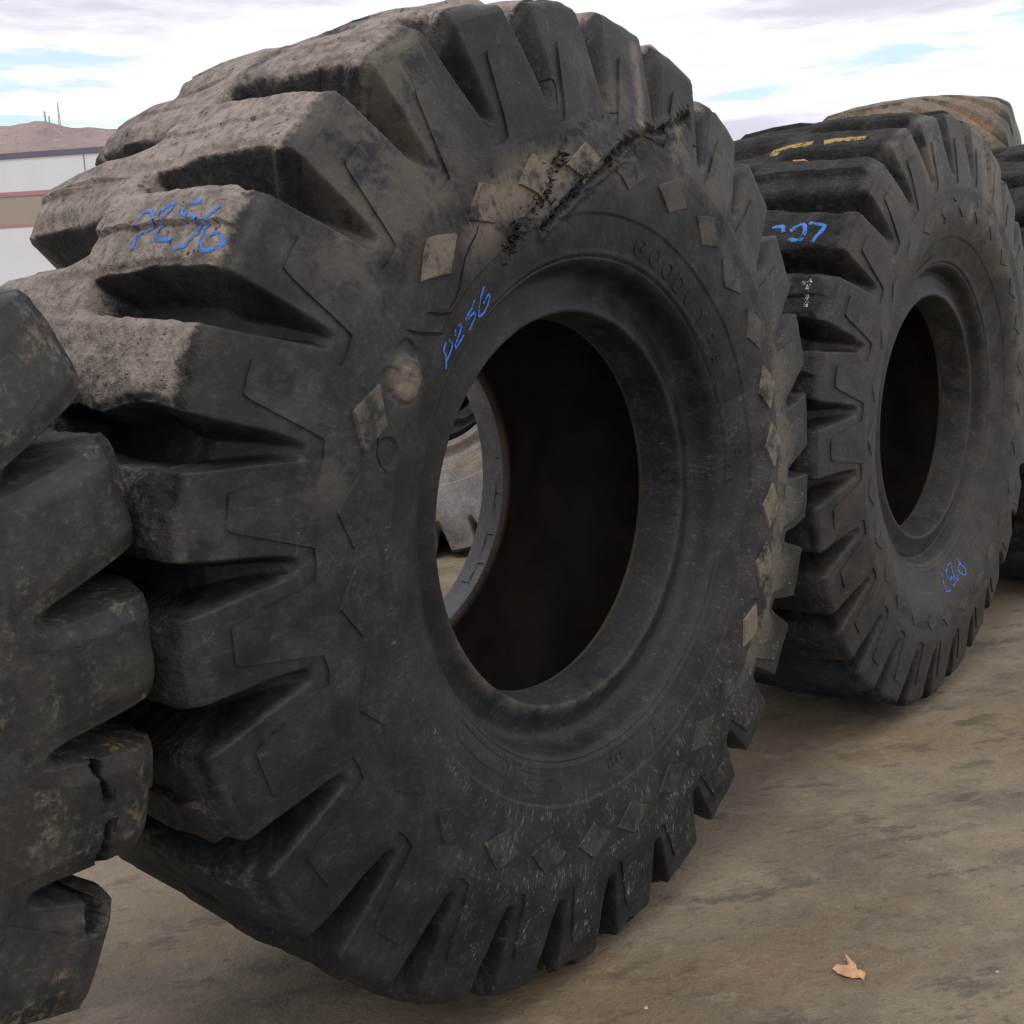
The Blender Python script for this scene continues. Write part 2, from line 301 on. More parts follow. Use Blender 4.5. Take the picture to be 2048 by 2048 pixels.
class Tyre:
    def __init__(s, seed=0, grooves=None, phase=0.0, k=1.0, tongues=True, features=None, lugskew=1.1, tipshift=0.0, slant=0.0, worn=1.0, hwk=1.0, notch=None, rnd=0.0, ky=1.0, crown=0.0):
        s.rnd = rnd; s.ky = ky; s.crown = crown
        s.seed = seed; s.k = k; s.tongues = tongues; s.feat = features; s.skew = lugskew; s.slant = slant; s.worn = worn; s.hwk = hwk; s.tip = tipshift; s.notch = notch
        g_ = np.array(grooves if grooves is not None else [phase + i * 360 / 28 for i in range(28)]) % 360
        s.g = np.sort(g_); n = len(s.g); s.N = n
        s.gext = np.r_[s.g[-1] - 360, s.g, s.g[0] + 360]
        s.f = (s.gext[1:-1] + s.gext[2:]) / 2; s.f = np.sort(s.f % 360); s.fext = np.r_[s.f[-1] - 360, s.f, s.f[0] + 360]
        rs = np.random.RandomState(seed + 5); s.lug = rs.uniform(-1, 1, n + 4); s.lug2 = rs.uniform(-1, 1, n + 4)
    def near(s, ext, x):
        x = x % 360; mid = (ext[1:] + ext[:-1]) / 2
        i = np.searchsorted(mid, x); d = x - ext[i]; return d, i
    def surf(s, th, S, side=0):
        """th in degrees, S arclength from the near toe; side 0 = near half, 1 = far half"""
        th, S = np.broadcast_arrays(np.asarray(th, float), np.asarray(S, float))
        r0, y0 = prof_r(S), prof_y(S); fr, fy = floor_ry(S)
        c_, s_ = np.cos(R(1) * th), np.sin(R(1) * th)
        yy = y0 if side == 0 else 2 * HW - y0
        P3 = np.stack([r0 * c_, yy, r0 * s_], -1)
        own, oth = (s.gext, s.fext) if side == 0 else (s.fext, s.gext)
        on_tread = sstep(S_SH - 0.02, S_SH + 0.03, S)
        yt = np.clip(y0, 0, HW)                                   # axial distance from own shoulder
        sl = s.slant * yt / HW * (1 if side == 0 else -1)
        off = s.skew * sstep(S_G, S_SH, S) - 0.4 * yt / HW + sl
        wob = vnoise(P3, 9, s.seed + 3) * 0.5 * on_tread + vnoise(P3, 30, s.seed + 4) * 0.18 * on_tread
        d, gi = s.near(own, th - off + wob)
        dm = np.abs(d) * R(1) * r0
        tipS = S_G + s.tip
        hw = np.interp(S, [tipS, tipS + 0.05, S_SH - 0.02, S_SH + 0.05, s_of_y(0.30), s_of_y(0.38)], [0.017, 0.025, 0.051, 0.052, 0.042, 0.034]) * s.hwk * (1.0 if side == 0 else 1.18)
        ramp = np.interp(S, [tipS, S_SH - 0.03, S_SH + 0.06, SLEN], [0.012, 0.030, 0.018, 0.016])
        wg = np.clip((hw - dm) / ramp, 0, 1)
        yend = 0.400 + 0.012 * vnoise(P3, 14, s.seed + 8)
        ends = sstep(tipS - 0.004, tipS + 0.012, S) * (1 - sstep(yend - 0.03, yend + 0.012, yt) * on_tread)
        wg = wg * ends
        # the far row reaches a little past the centre line: shared rib stays clear
        wg = wg * 0.8 + 0.2 * wg * wg * (3 - 2 * wg)
        r = r0 + (fr - r0) * wg; y = y0 + (fy - y0) * wg
        lift = np.zeros_like(r)                                    # outward normal height on the wall (towards -y)
        sw = (1 - on_tread)
        lift += 0.004 * sstep(S_L2 - 0.002, S_L2 + 0.002, S) * sw
        lift -= 0.0035 * np.exp(-((S - S_L1 - 0.010) / 0.0035) ** 2)
        lift += 0.0016 * np.exp(-((S - S_L1 - 0.020) / 0.006) ** 2)
        lift += 0.0035 * fbm(P3, 5, 3, s.seed + 11) * sstep(0.55, 0.7, r0) * sw
        # ground-off, lumpy tread blocks
        lw = on_tread * (1 - wg) * s.worn
        bulge = 0.006 * s.lug[(gi) % s.N] + 0.010 * s.lug2[gi % s.N] * (d * R(1) * r0) / 0.12
        dr = lw * (bulge + 0.007 * fbm(P3, 6, 2, s.seed + 21) + 0.0022 * fbm(P3, 28, 3, s.seed + 22))
        ero = sstep(0.35, 0.0, np.abs(dm - hw) / 0.06) * lw
        dr -= 0.005 * ero * (0.5 + 0.5 * vnoise(P3, 22, s.seed + 31)) + (0.007 if side == 0 else 0.020) * lw * sstep(0.022 if side == 0 else 0.045, 0.0, dm - hw)
        cham = np.exp(-((S - S_SH) / 0.022) ** 2) * (1 - wg)
        rr = cham * (0.006 + 0.012 * np.clip(fbm(P3, 13, 3, s.seed + 41), -0.3, 2) * s.worn)
        rnd = s.rnd if side == 0 else max(s.rnd, 0.75)
        if rnd:
            wide = sstep(0.10, 0.0, np.abs(S - S_SH)) ** 1.5 * (1 - wg); rr = rr + 0.026 * rnd * wide
            lift = lift - 0.020 * rnd * sstep(0.035, 0.0, dm - hw) * (1 - wg) * sstep(S_G, S_G + 0.06, S) * sw
        r = r + dr - rr * 0.7 - s.crown * sstep(0.90, 1.12, r0) * (1 - yt / HW) ** 2; y = y + rr * 0.7
        if s.feat is not None and side == 0:
            r, y, lift = s.feat(th, r0, S, r, y, lift, wg, P3)
        y = y - lift
        yy = y if side == 0 else 2 * HW - y
        V = np.stack([r * c_, yy, r * s_], -1)
        V[..., 1] -= HW; V[..., 1] *= s.ky; V[..., 2] += 1.2; V = V * s.k
        V[..., 2] = np.maximum(V[..., 2], 0.002 + 0.012 * np.abs(np.clip(0.02 - V[..., 2], -0.0, 0.02)))
        return V, wg, on_tread
    def frame(s, th, S, side=0):
        e = 0.004
        P0 = s.surf(th, S, side)[0]; Pa = s.surf(th + e / R(1), S, side)[0]; Pb = s.surf(th, S + e, side)[0]
        n = np.cross(Pa - P0, Pb - P0); n /= np.linalg.norm(n, axis=-1, keepdims=True) + 1e-12
        # outward: away from the tyre's cross-section centre
        c0 = np.stack([0.85 * np.cos(R(1) * th), np.zeros_like(np.asarray(th, float)), 0.85 * np.sin(R(1) * th) + 1.2], -1) * s.k
        sg = np.sign(np.sum(n * (P0 - c0), -1, keepdims=True)); return P0, n * sg

def grid_faces(nt, ns, closed=True, flip=False):
    i = np.arange(nt if closed else nt - 1); j = np.arange(ns - 1); I, J = np.meshgrid(i, j, indexing='ij')
    a = I * ns + J; b = ((I + 1) % nt) * ns + J
    F = np.stack([a, b, b + 1, a + 1], -1).reshape(-1, 4)
    return F[:, ::-1] if flip else F

def attrs_default(th, S, wg, tread, V, side, cfg):
    z = np.zeros_like(wg)
    return dict(dust=z, wear=tread * (1 - wg) * 0.9 + 0.15 * tread * wg, scuff=z + 0.15, tan=z)

def build_tyre(name, ty, root, mats, th, res=0.004, far_res=0.009, attrf=attrs_default, far_nt=None, sparse_bead=True):
    """th: array of angles of the dense half; the far wall and liner use a coarser ring"""
    def region(nm, s0, s1, ds, side, mat, tharr, flip):
        ns = max(4, int(round((s1 - s0) / ds)) + 1); S = np.linspace(s0, s1, ns)
        T2, S2 = np.meshgrid(tharr, S, indexing='ij')
        V, wg, tr = ty.surf(T2, S2, side)
        at = attrf(T2, S2, wg, tr, V, side, ty)
        uv = np.stack([T2 * R(1), S2, np.full_like(S2, side * 3.0)], -1)
        return V, at, uv, ns
    def emit(nm, pieces, tharr, mat):
        # pieces: list of (s0,s1,ds,side) running on continuously; share the ring where they meet
        Vs, As, Us = [], [], []
        for k_, (s0, s1, ds, side) in enumerate(pieces):
            V, at, uv, ns = region(nm, s0, s1, ds, side, mat, tharr, False)
            if k_: V, uv = V[:, 1:], uv[:, 1:]; at = {a: b[:, 1:] for a, b in at.items()}
            Vs.append(V); As.append(at); Us.append(uv)
        V = np.concatenate(Vs, 1); uv = np.concatenate(Us, 1); at = {a: np.concatenate([q[a] for q in As], 1) for a in As[0]}
        nt, ns = V.shape[:2]
        return mesh_np(nm, V.reshape(-1, 3), grid_faces(nt, ns), mat, root, {a: b.reshape(-1) for a, b in at.items()}, uv.reshape(-1, 3))
    th = np.asarray(th, float); cth = np.linspace(0, 360, far_nt or 720, endpoint=False)
    emit('bead', [(0, S_L1 - 0.004, 0.0055, 0)], th[::2] if sparse_bead else th, mats[1])
    emit('sidewall', [(S_L1 - 0.004, S_L1 + 0.035, 0.0022, 0), (S_L1 + 0.035, S_L2 - 0.01, res, 0), (S_L2 - 0.01, S_L2 + 0.01, 0.0025, 0), (S_L2 + 0.01, 0.995 * S_SH - 0.035, res, 0)], th, mats[1])
    # tread: near shoulder across the crown to the far shoulder
    emit('tread', [(0.995 * S_SH - 0.035, S_SH + 0.06, res, 0), (S_SH + 0.06, SLEN, res * 1.25, 0), (SLEN, S_SH + 0.05, res * 1.6, 1), (S_SH + 0.05, 0.995 * S_SH - 0.035, res * 1.4, 1)], th, mats[0])
    emit('sidewall', [(0.995 * S_SH - 0.035, S_L1 - 0.004, far_res, 1)], cth, mats[1])
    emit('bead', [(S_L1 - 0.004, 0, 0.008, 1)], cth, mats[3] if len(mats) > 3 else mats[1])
    # liner
    ip = catmull(INNER, 4); ip = np.concatenate([ip, np.stack([ip[::-1][1:, 0], 2 * HW - ip[::-1][1:, 1]], -1)])
    T2, K = np.meshgrid(np.linspace(0, 360, 240, endpoint=False), np.arange(len(ip)), indexing='ij')
    r, y = ip[K, 0], ip[K, 1]; V = np.stack([r * np.cos(R(1) * T2), y - HW, r * np.sin(R(1) * T2) + 1.2], -1) * ty.k
    mesh_np('inner_liner', V.reshape(-1, 3), grid_faces(240, len(ip), flip=True), mats[2], root)

def on_wall(ty, pts):   # (deg, r) -> th, S
    a = np.array(pts, float); return a[:, 0], s_of_r(a[:, 1])
def on_tread(ty, pts):  # (deg, y from near shoulder) -> th, S
    a = np.array(pts, float); return a[:, 0], s_of_y(a[:, 1])

def ribbon(ty, strokes, width, name, mat, root, conv, lift=0.0022, seed=0):
    V, F = [], []; rs = np.random.RandomState(seed)
    for st in strokes:
        th, S = conv(ty, st)
        # dense resampling
        t = np.arange(len(th)); tt = np.linspace(0, len(th) - 1, max(6, int((len(th) - 1) * 9)))
        if len(th) > 2:
            pp = catmull(list(zip(th, S)), 9); th2, S2 = pp[:, 0], pp[:, 1]
        else: th2, S2 = np.interp(tt, t, th), np.interp(tt, t, S)
        r_ = prof_r(S2)
        P, n = ty.frame(th2, S2)
        tan = np.gradient(P, axis=0); tan /= np.linalg.norm(tan, axis=1, keepdims=True) + 1e-9
        b = np.cross(n, tan); b /= np.linalg.norm(b, axis=1, keepdims=True) + 1e-9
        wd = width * (0.75 + 0.45 * rs.rand(len(P)))[:, None]
        wd = (wd + np.roll(wd, 1, 0)) / 2
        offs = [-0.5, -0.2, 0.2, 0.5]; hs = [0.0012, lift, lift, 0.0012]; base = len(V)
        for o_, h_ in zip(offs, hs):
            V.extend((P + b * wd * o_ + n * h_).tolist())
        m_ = len(P)
        for q in range(3):
            for i in range(m_ - 1): F.append((base + q * m_ + i, base + q * m_ + i + 1, base + (q + 1) * m_ + i + 1, base + (q + 1) * m_ + i))
    return mesh_np(name, V, F, mat, root)

def crack(ty, strokes, width, name, mat, root, conv=on_wall, side=0):
    """dark opened slit standing as a thin sunk strip with tapered ends"""
    for st in strokes:
        V, F = [], []
        th, S = conv(ty, st); pp = catmull(list(zip(th, S)), 6) if len(th) > 2 else np.stack([np.linspace(th[0], th[1], 8), np.linspace(S[0], S[1], 8)], -1)
        rs = np.random.RandomState(int(abs(th[0]) * 10) % 999); pp = pp + rs.normal(0, 1, pp.shape) * np.array([0.05, 0.0009])
        P, n = ty.frame(pp[:, 0], pp[:, 1], side); tan = np.gradient(P, axis=0); tan /= np.linalg.norm(tan, axis=1, keepdims=True) + 1e-9
        b = np.cross(n, tan); q = np.linspace(0, 1, len(P)); wd = (width * np.sin(np.pi * np.clip(q, 0.02, 0.98)) ** 0.6 * (0.6 + 0.6 * rs.rand(len(P))))[:, None]
        base = len(V)
        for o_, h_ in ((-0.5, 0.0012), (0, 0.0005), (0.5, 0.0012)): V.extend((P + b * wd * o_ + n * h_).tolist())
        m_ = len(P)
        for k_ in range(2):
            for i in range(m_ - 1): F.append((base + k_ * m_ + i, base + k_ * m_ + i + 1, base + (k_ + 1) * m_ + i + 1, base + (k_ + 1) * m_ + i))
        mesh_np(name, V, F, mat, root)

def diamond(ty, thc, rc, ht, mat, root, dust, rot=0.0, w_=0.066, h_=0.0435, scuff=0.6):
    n = 9; g_ = np.linspace(-1, 1, n); A_, B_ = np.meshgrid(g_, g_, indexing='ij')
    a = (A_ + B_) / 2; b = (A_ - B_) / 2
    def pt(sc_, hh):
        t_ = a * w_ * sc_ + b * rot; r_ = rc + b * h_ * sc_ + a * rot * 0.3
        th = thc + t_ / rc / R(1); P, nn = ty.frame(th, s_of_r(r_)); return P + nn * hh
    top = pt(1.0, ht); base = pt(1.10, -0.004)
    V = np.concatenate([top.reshape(-1, 3), base.reshape(-1, 3)]); F = grid_faces(n, n, closed=False).tolist()
    idx = np.arange(n * n).reshape(n, n); ring = list(idx[0, :]) + list(idx[1:, -1]) + list(idx[-1, ::-1][1:]) + list(idx[::-1, 0][1:-1])
    N_ = n * n
    for i in range(len(ring)):
        p, q = ring[i], ring[(i + 1) % len(ring)]; F.append((q, p, p + N_, q + N_))
    th0 = np.full(len(V), float(dust)); uv = np.concatenate([np.stack([R(1) * (thc + a * w_ / rc / R(1)), rc + b * h_, a * 0], -1).reshape(-1, 3)] * 2)
    return mesh_np('raised_diamond', V, F, mat, root, dict(dust=th0 * 0.0, wear=th0 * 0 + 0.03, scuff=np.full(len(V), scuff), tan=th0, film=th0 * 0.5), uv, smooth=False)

def rib_panels(ty, mat, root, ht=0.005, only=None, attrf=None):
    for i in range(ty.N):
        a, b = ty.gext[i + 1], ty.gext[i + 2]; c0, half = (a + b) / 2, (b - a) / 2
        if only and not (angd(c0, only[0]) < only[1]): continue
        rr = np.r_[0.835, 0.85, 0.865, 0.88, 0.895, 0.9085, 0.913, np.linspace(0.93, 1.073, 10), 1.081]
        hf = np.where(rr < 0.911, half, 0); hl = np.interp(rr, [0.913, 1.07, 1.081], [0.030, 0.080, 0.088]) / rr / R(1)
        hf = np.where(rr < 0.911, half + 0.02, half - hl); u_ = np.linspace(-1, 1, 15)
        T2 = c0 + u_[None, :] * hf[:, None] + 0.45 * np.clip(rr - 0.92, 0, 1)[:, None] / 0.16; R2 = np.repeat(rr[:, None], len(u_), 1)
        P, n = ty.frame(T2, s_of_r(R2)); h_ = np.interp(R2, [0.835, 0.85, 0.895], [-0.002, -0.0008, ht])
        top = P + n * h_[..., None]; nr, nc = T2.shape; V = top.reshape(-1, 3).tolist(); F = grid_faces(nr, nc, closed=False).tolist()
        ring = [(k_, 0) for k_ in range(5, nr)] + [(nr - 1, k_) for k_ in range(1, nc)] + [(k_, nc - 1) for k_ in range(nr - 2, 4, -1)]
        base = len(V)
        for (p, q) in ring: V.append((P[p, q] - n[p, q] * 0.003).tolist())
        for k_ in range(len(ring) - 1):
            a_, b_ = ring[k_], ring[k_ + 1]; F.append((a_[0] * nc + a_[1], b_[0] * nc + b_[1], base + k_ + 1, base + k_))
        V = np.array(V); tt = np.r_[T2.ravel(), [T2[p, q] for p, q in ring]]; ss = s_of_r(np.r_[R2.ravel(), [R2[p, q] for p, q in ring]])
        at = attrf(tt, ss, np.zeros_like(tt), np.zeros_like(tt), V, 0, ty)
        mesh_np('raised_panel', V, F, mat, root, at, np.stack([tt * R(1), ss, ss * 0], -1), smooth=False)

def text_on_wall(ty, items, name, mat, root, ht=0.0024):
    """items: (string, deg, radius, size, rot180)"""
    for (txt, deg, rad, size, inv) in items:
        allV, allF = [], []
        cu = bpy.data.curves.new('t', 'FONT'); cu.body = txt; cu.size = size; cu.align_x = 'CENTER'; cu.align_y = 'CENTER'; cu.extrude = 0.001; cu.resolution_u = 4; cu.offset = size * 0.012
        to = bpy.data.objects.new('t', cu); col.objects.link(to)
        dg = bpy.context.evaluated_depsgraph_get(); me = bpy.data.meshes.new_from_object(to.evaluated_get(dg))
        v = np.array([q.co[:] for q in me.vertices]); fs = [list(p.vertices) for p in me.polygons]
        bpy.data.objects.remove(to); bpy.data.curves.remove(cu); bpy.data.meshes.remove(me)
        if len(v) == 0: continue
        sg = -1 if inv else 1
        th = deg - sg * v[:, 0] / rad / R(1); r = rad + sg * v[:, 1]
        P, n = ty.frame(th, s_of_r(r)); hh = np.where(v[:, 2] > 0, ht, -0.003)[:, None]
        base = len(allV); allV.extend((P + n * hh).tolist())
        for f in fs:
            for i in range(1, len(f) - 1): allF.append((base + f[0], base + f[i], base + f[i + 1]))
        z = np.zeros(len(allV))
        mesh_np(name, allV, allF, mat, root, dict(dust=z, wear=z, scuff=z + 0.1, tan=z), np.array(allV), smooth=False)

def copy_tree(o, parent=None):
    if 'chalk' in o.name: return None
    c_ = o.copy(); col.objects.link(c_); c_.parent = parent
    for ch in list(o.children): copy_tree(ch, c_)
    return c_

# ------------------------------------------------------------------ materials for the tyres
liner = flat_mat('liner_rubber', (0.060, 0.042, 0.030), 0.75, 0.35, 5)
m_split = flat_mat('split_rubber', (0.006, 0.006, 0.006), 0.9, 0.2)
mA_t = rubber_mat('dusty_tread_rubber', seed=0.0)
mA_w = rubber_mat('big_wall_rubber', seed=2.0, brown_amt=0.22, dark=(0.0085, 0.009, 0.0108), light=(0.025, 0.0262, 0.029))
mB_t = rubber_mat('black_tread_rubber', seed=5.0, dustc=(0.05, 0.045, 0.04), dark=(0.010, 0.010, 0.011), light=(0.022, 0.022, 0.023))
mB_w = rubber_mat('brown_tinged_wall_rubber', seed=7.0, brown_amt=0.75, dark=(0.019, 0.0185, 0.0180), light=(0.037, 0.0355, 0.033), streak=0.9, brown=(0.050, 0.038, 0.029))
mC = rubber_mat('lichen_stained_rubber', seed=11.0, lichen=0.80, brown_amt=0.6, dark=(0.014, 0.0145, 0.0145), light=(0.040, 0.039, 0.037), brown=(0.042, 0.034, 0.027), streak=1.1)
blue = chalk_mat('blue_chalk', (0.055, 0.22, 0.72), 0.56); blue2 = chalk_mat('worn_blue_chalk', (0.065, 0.20, 0.60), 0.56)
yellow = chalk_mat('yellow_paint', (0.38, 0.25, 0.08), 0.57); white = chalk_mat('white_chalk', (0.7, 0.7, 0.7), 0.47)

GR = ROW_U * 2.3687
posA = np.array([-0.1344, 2.965])
def row_pos(i): return (posA[0] + GR[0] * i, posA[1] + GR[1] * i, 0.0)
ROWG = 'worn giant tyres standing in a row edge to edge'

# ------------------------------------------------------------------ tyre A: the big one
A_TIPS = [113.1, 125.8, 138.5, 151.3, 163.8, 176.2, 188.9, 203.0, 217.0, 230.9, 244.4, 256.2, 269.0, 281.6, 294.6, 307.4, 320.5, 333.7, 346.4, 358.3, 371.4, 384.3, 397.6, 410.2, 422.8, 435.4, 448.0, 460.6]
GUP = [(118.2, .704), (115.1, .729), (110.9, .743), (106.9, .755), (104.8, .782), (103.1, .816), (99.7, .843), (99.0, .87), (95.4, .884), (91.5, .908), (87.7, .937)]
GLO = [(107.2, .706), (101.5, .735), (95.8, .778), (90.2, .813), (86.7, .847), (83.3, .885), (79.1, .916), (75.1, .94), (72.1, .976), (69.3, 1.016), (67.4, 1.05)]
GED = [(99.9, .701), (96.4, .728), (92.3, .76), (88.5, .789), (84.8, .821), (84.2, .844), (79.9, .888), (75.2, .92)]
def featA(th, r0, S, r, y, lift, wg, P3):
    loc = (r0 > 0.66) & (r0 < 1.08)
    near = loc & (np.abs(((th - 92 + 180) % 360) - 180) < 32)
    if near.any():
        tt, rr, pp = th[near], r0[near], P3[near]
        jag = 0.006 * vnoise(pp, 60, 5) + 0.004 * vnoise(pp, 140, 6)
        d1 = polyline_dist(tt, rr, GUP) + jag; d2 = polyline_dist(tt, rr, GLO) + jag; d3 = polyline_dist(tt, rr, GED) + jag
        rag = vnoise(pp, 75, 9)
        l = lift[near]
        l = l - 0.006 * np.exp(-(d1 / 0.012) ** 2) * (0.6 + 0.8 * rag) - 0.016 * np.exp(-(d2 / 0.009) ** 2) - 0.006 * np.exp(-(d3 / 0.007) ** 2)
        l = l + 0.006 * np.exp(-((d2 - 0.018) / 0.010) ** 2)
        lift = lift.copy(); lift[near] = l
    # dents where old plugs sat
    for (a, b, rad, dep) in ((146.8, 0.775, 0.030, 0.006), (151.5, 0.79, 0.028, 0.005), (161.5, 0.75, 0.034, 0.007), (150.1, 0.752, 0.05, -0.006)):
        dd = np.hypot((((th - a + 180) % 360) - 180) * R(1) * b, r0 - b)
        lift = lift - dep * (1 - sstep(rad * 0.8, rad, dd)) * (r0 < 1)
    # torn corner on a lower block
    for (a, b, rad, dep) in ((202.5, 1.185, 0.05, 0.035), (262.0, 1.185, 0.06, 0.04), (127.5, 1.19, 0.035, 0.018), (61, 1.18, 0.05, 0.03), (275, 1.18, 0.045, 0.03)):
        dd = np.hypot((((th - a + 180) % 360) - 180) * R(1) * b, r0 - b + np.clip(S - S_SH, 0, 1)) + 0.010 * vnoise(P3, 28, 3)
        k_ = 1 - sstep(rad * 0.55, rad * 0.75, dd)
        r = r - dep * k_
    return r, y, lift

def angd(th, a): return np.abs(((th - a + 180) % 360) - 180)
def attrA(th, S, wg, tr, V, side, ty):
    z = np.zeros_like(wg); t = th % 360; r = prof_r(S)
    n_ = fbm(V, 3.2, 3, 77)
    lim = sstep(174, 150, t + 6 * n_) * sstep(40, 75, t)
    dust = tr * lim * (1.0 - 0.25 * sstep(140, 100, t)) * (1 - (0.95 if side == 0 else 0.85) * wg)
    dust = np.maximum(dust, (0.50 if side else 0.45) * tr * wg * sstep(150, 138, t) * sstep(60, 90, t) * sstep(0.05, 0.12, prof_y(S)))
    dust = np.maximum(dust, 0.22 * tr * sstep(40, 20, angd(t, 190)) * (1 - wg))
    dust = dust - 0.5 * np.exp(-((prof_y(S) + (0.0 if side == 0 else 2) - 0.36) / 0.05) ** 2) * sstep(140, 125, t) * tr * (side == 0)
    wear = np.clip(tr * (1 - wg) * (0.95 * sstep(60, 100, t) * sstep(200, 180, t) + 0.45) + 0.12 * tr * wg + 0.5 * np.exp(-((S - S_SH) / 0.02) ** 2), 0, 1)
    wall = 1 - tr
    panel = 1.0 if (np.ndim(th) == 1) else 0.12                    # raised panels take the scrapes
    scuff = 0.07 + panel * (0.95 * wall * sstep(42, 26, angd(t, 268) + 8 * n_) + 1.0 * wall * sstep(52, 30, angd(t, 350) + 10 * n_))
    scuff += 0.95 * np.exp(-((r - 0.728 + 0.012 * n_) / 0.013) ** 2) * sstep(62, 40, angd(t, 225)) * wall + 0.7 * np.exp(-((r - 0.76 + 0.02 * n_) / 0.03) ** 2) * sstep(75, 40, angd(t, 305)) * wall
    scuff += 0.75 * np.exp(-((S - S_SH) / 0.022) ** 2) * sstep(72, 50, angd(t, 292)) * np.clip(n_ * 1.4 + 0.5, 0, 1)
    tan = 0.95 * wall * sstep(26, 8, angd(t, 112) + 10 * n_) * np.exp(-((r - 0.80 + 0.02 * n_) / 0.062) ** 2)
    dd = np.hypot(angd(t, 150.1) * R(1) * 0.75, r - 0.752); tan = np.maximum(tan, 1.3 * wall * np.exp(-(dd / 0.038) ** 2))
    tan = np.maximum(tan, (0.60 if np.ndim(th) == 1 else 0.10) * wall * sstep(45, 20, angd(t, 352)) * np.exp(-((r - 0.86) / 0.12) ** 2))
    tan = np.maximum(tan, 0.38 * wall * sstep(70, 30, angd(t, 130)) * sstep(0.80, 0.9, r) * np.clip(n_ + 0.3, 0, 1))
    tan = np.maximum(tan, 0.4 * wall * sstep(45, 15, angd(t, 60)) * sstep(0.74, 0.8, r) * np.clip(n_ * 1.2 + 0.3, 0, 1))
    for a_, w_, r0_, r1_, k_ in ((80.3, 1.1, .90, 1.13, .9), (70.5, 1.6, .90, 1.02, .8), (68.5, 3.0, .86, .95, .5), (86, 4, .93, 1.02, .35)):
        tan = np.maximum(tan, k_ * np.exp(-(angd(t, a_) / w_) ** 2) * sstep(r0_ - .02, r0_ + .01, r) * sstep(r1_ + .02, r1_ - .01, r))
    tan = np.maximum(tan, 0.35 * wall * np.exp(-((r - 0.50) / 0.012) ** 2) * sstep(60, 20, angd(t, 250)))
    film = 0.15 + 1.0 * sstep(130, 45, angd(t, 95) + 12 * n_)
    return dict(dust=np.clip(dust, 0, 1), wear=wear, scuff=np.clip(scuff, 0, 1), tan=np.clip(tan, 0, 1), film=film)

rootA = empty('giant_tyre', row_pos(0), ROW_RZ)
tag(rootA, 'biggest tyre in front, dust-caked tread top left, torn gash across its upper wall', 'tyre', ROWG)
tyA = Tyre(seed=1, grooves=A_TIPS, features=featA)
mbead = rubber_mat('chalky_bead_rubber', seed=29, dark=(0.050, 0.053, 0.060), light=(0.13, 0.137, 0.150), brown_amt=0.2, filmc=(0.2, 0.2, 0.21))  # far bead: sky reflection put into the colour as a paler bluish-grey rubber
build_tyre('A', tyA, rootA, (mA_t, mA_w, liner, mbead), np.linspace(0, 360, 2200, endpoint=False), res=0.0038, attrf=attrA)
rib_panels(tyA, mA_w, rootA, attrf=attrA)
tips = sorted(a % 360 for a in A_TIPS); rs = random.Random(3)
for i, a in enumerate(tips):
    b = tips[(i + 1) % len(tips)] + (360 if i == len(tips) - 1 else 0); c0 = (a + b) / 2
    dd = min(abs((c0 - 115 + 180) % 360 - 180), 999); dust = 0.95 if dd < 28 else (0.9 if abs((c0 - 352 + 180) % 360 - 180) < 26 else (0.5 if 155 < c0 % 360 < 160 else (0.30 if 20 < c0 % 360 < 90 else (0.12 if 225 < c0 % 360 < 330 else 0.0))))
    if 140 < c0 % 360 < 150: continue      # worn flat beside the plug scars
    diamond(tyA, c0 + rs.uniform(-.5, .5), 0.820 + rs.uniform(-.004, .004), 0.0065 if dust > 0.4 else 0.0042, mA_w, rootA, dust, scuff=0.75 if 222 < c0 % 360 < 335 else 0.12)
letters = [('G', 74.2, .662, .062, 0), ('O', 67.9, .661, .062, 0), ('O', 62.0, .659, .062, 0), ('D', 56.3, .656, .062, 0), ('Y', 43.9, .650, .062, 0), ('E', 38.3, .648, .062, 0), ('A', 32.6, .645, .062, 0), ('R', 26.9, .643, .062, 0),
           ('S', 12.0, .630, .034, 0), ('1', 8.6, .630, .034, 0), ('O', 6.0, .667, .034, 0), ('8', 3.0, .630, .034, 0), ('B', -0.4, .630, .034, 0), ('E', -70.8, .655, .042, 0), ('H', -84.8, .652, .034, 0), ('G', -86.6, .652, .034, 0), ('H', -88.4, .652, .034, 0)]
text_on_wall(tyA, letters, 'raised_letter', mA_w, rootA)
# winged emblem between D and Y, underline, maker's plates
def plate(ty, pts, name, mat, root, ht=0.002):
    th, S = on_wall(ty, pts); P, n = ty.frame(th, S); k_ = len(P); c0 = P.mean(0)
    V = np.concatenate([P + n * ht, P - n * 0.004, (c0 + n.mean(0) * ht)[None]]); F = []
    for i in range(k_): j = (i + 1) % k_; F += [(i, j, 2 * k_), (i, i + k_, j + k_), (i, j + k_, j)]
    z = np.zeros(len(V)); return mesh_np(name, V, F, mat, root, dict(dust=z, wear=z, scuff=z + .1, tan=z), V, smooth=False)
plate(tyA, [(52.4, .668), (51.4, .664), (50.2, .670), (48.6, .680), (48.9, .670), (49.7, .664), (49.2, .660), (50.2, .656), (49.8, .651), (51.0, .647), (50.9, .637), (51.8, .642), (52.2, .655)], 'raised_emblem', mA_w, rootA)
ribbon(tyA, [[(46.0, .616), (42, .617), (38, .617), (32.6, .617)]], 0.004, 'raised_underline', mA_w, rootA, on_wall, lift=0.002)
def rrect(t0, t1, r0, r1, n=5):
    out = []; rad = (r1 - r0) / 2 * 0.95
    for t, sg in ((t0, -1), (t1, 1)):
        for k_ in range(n + 1):
            q = -math.pi / 2 + math.pi * k_ / n if sg > 0 else math.pi / 2 + math.pi * k_ / n
            out.append((t + math.degrees(math.cos(q) * rad / r0), (r0 + r1) / 2 + math.sin(q) * rad))
    return out[n + 1:] + out[:n + 1]
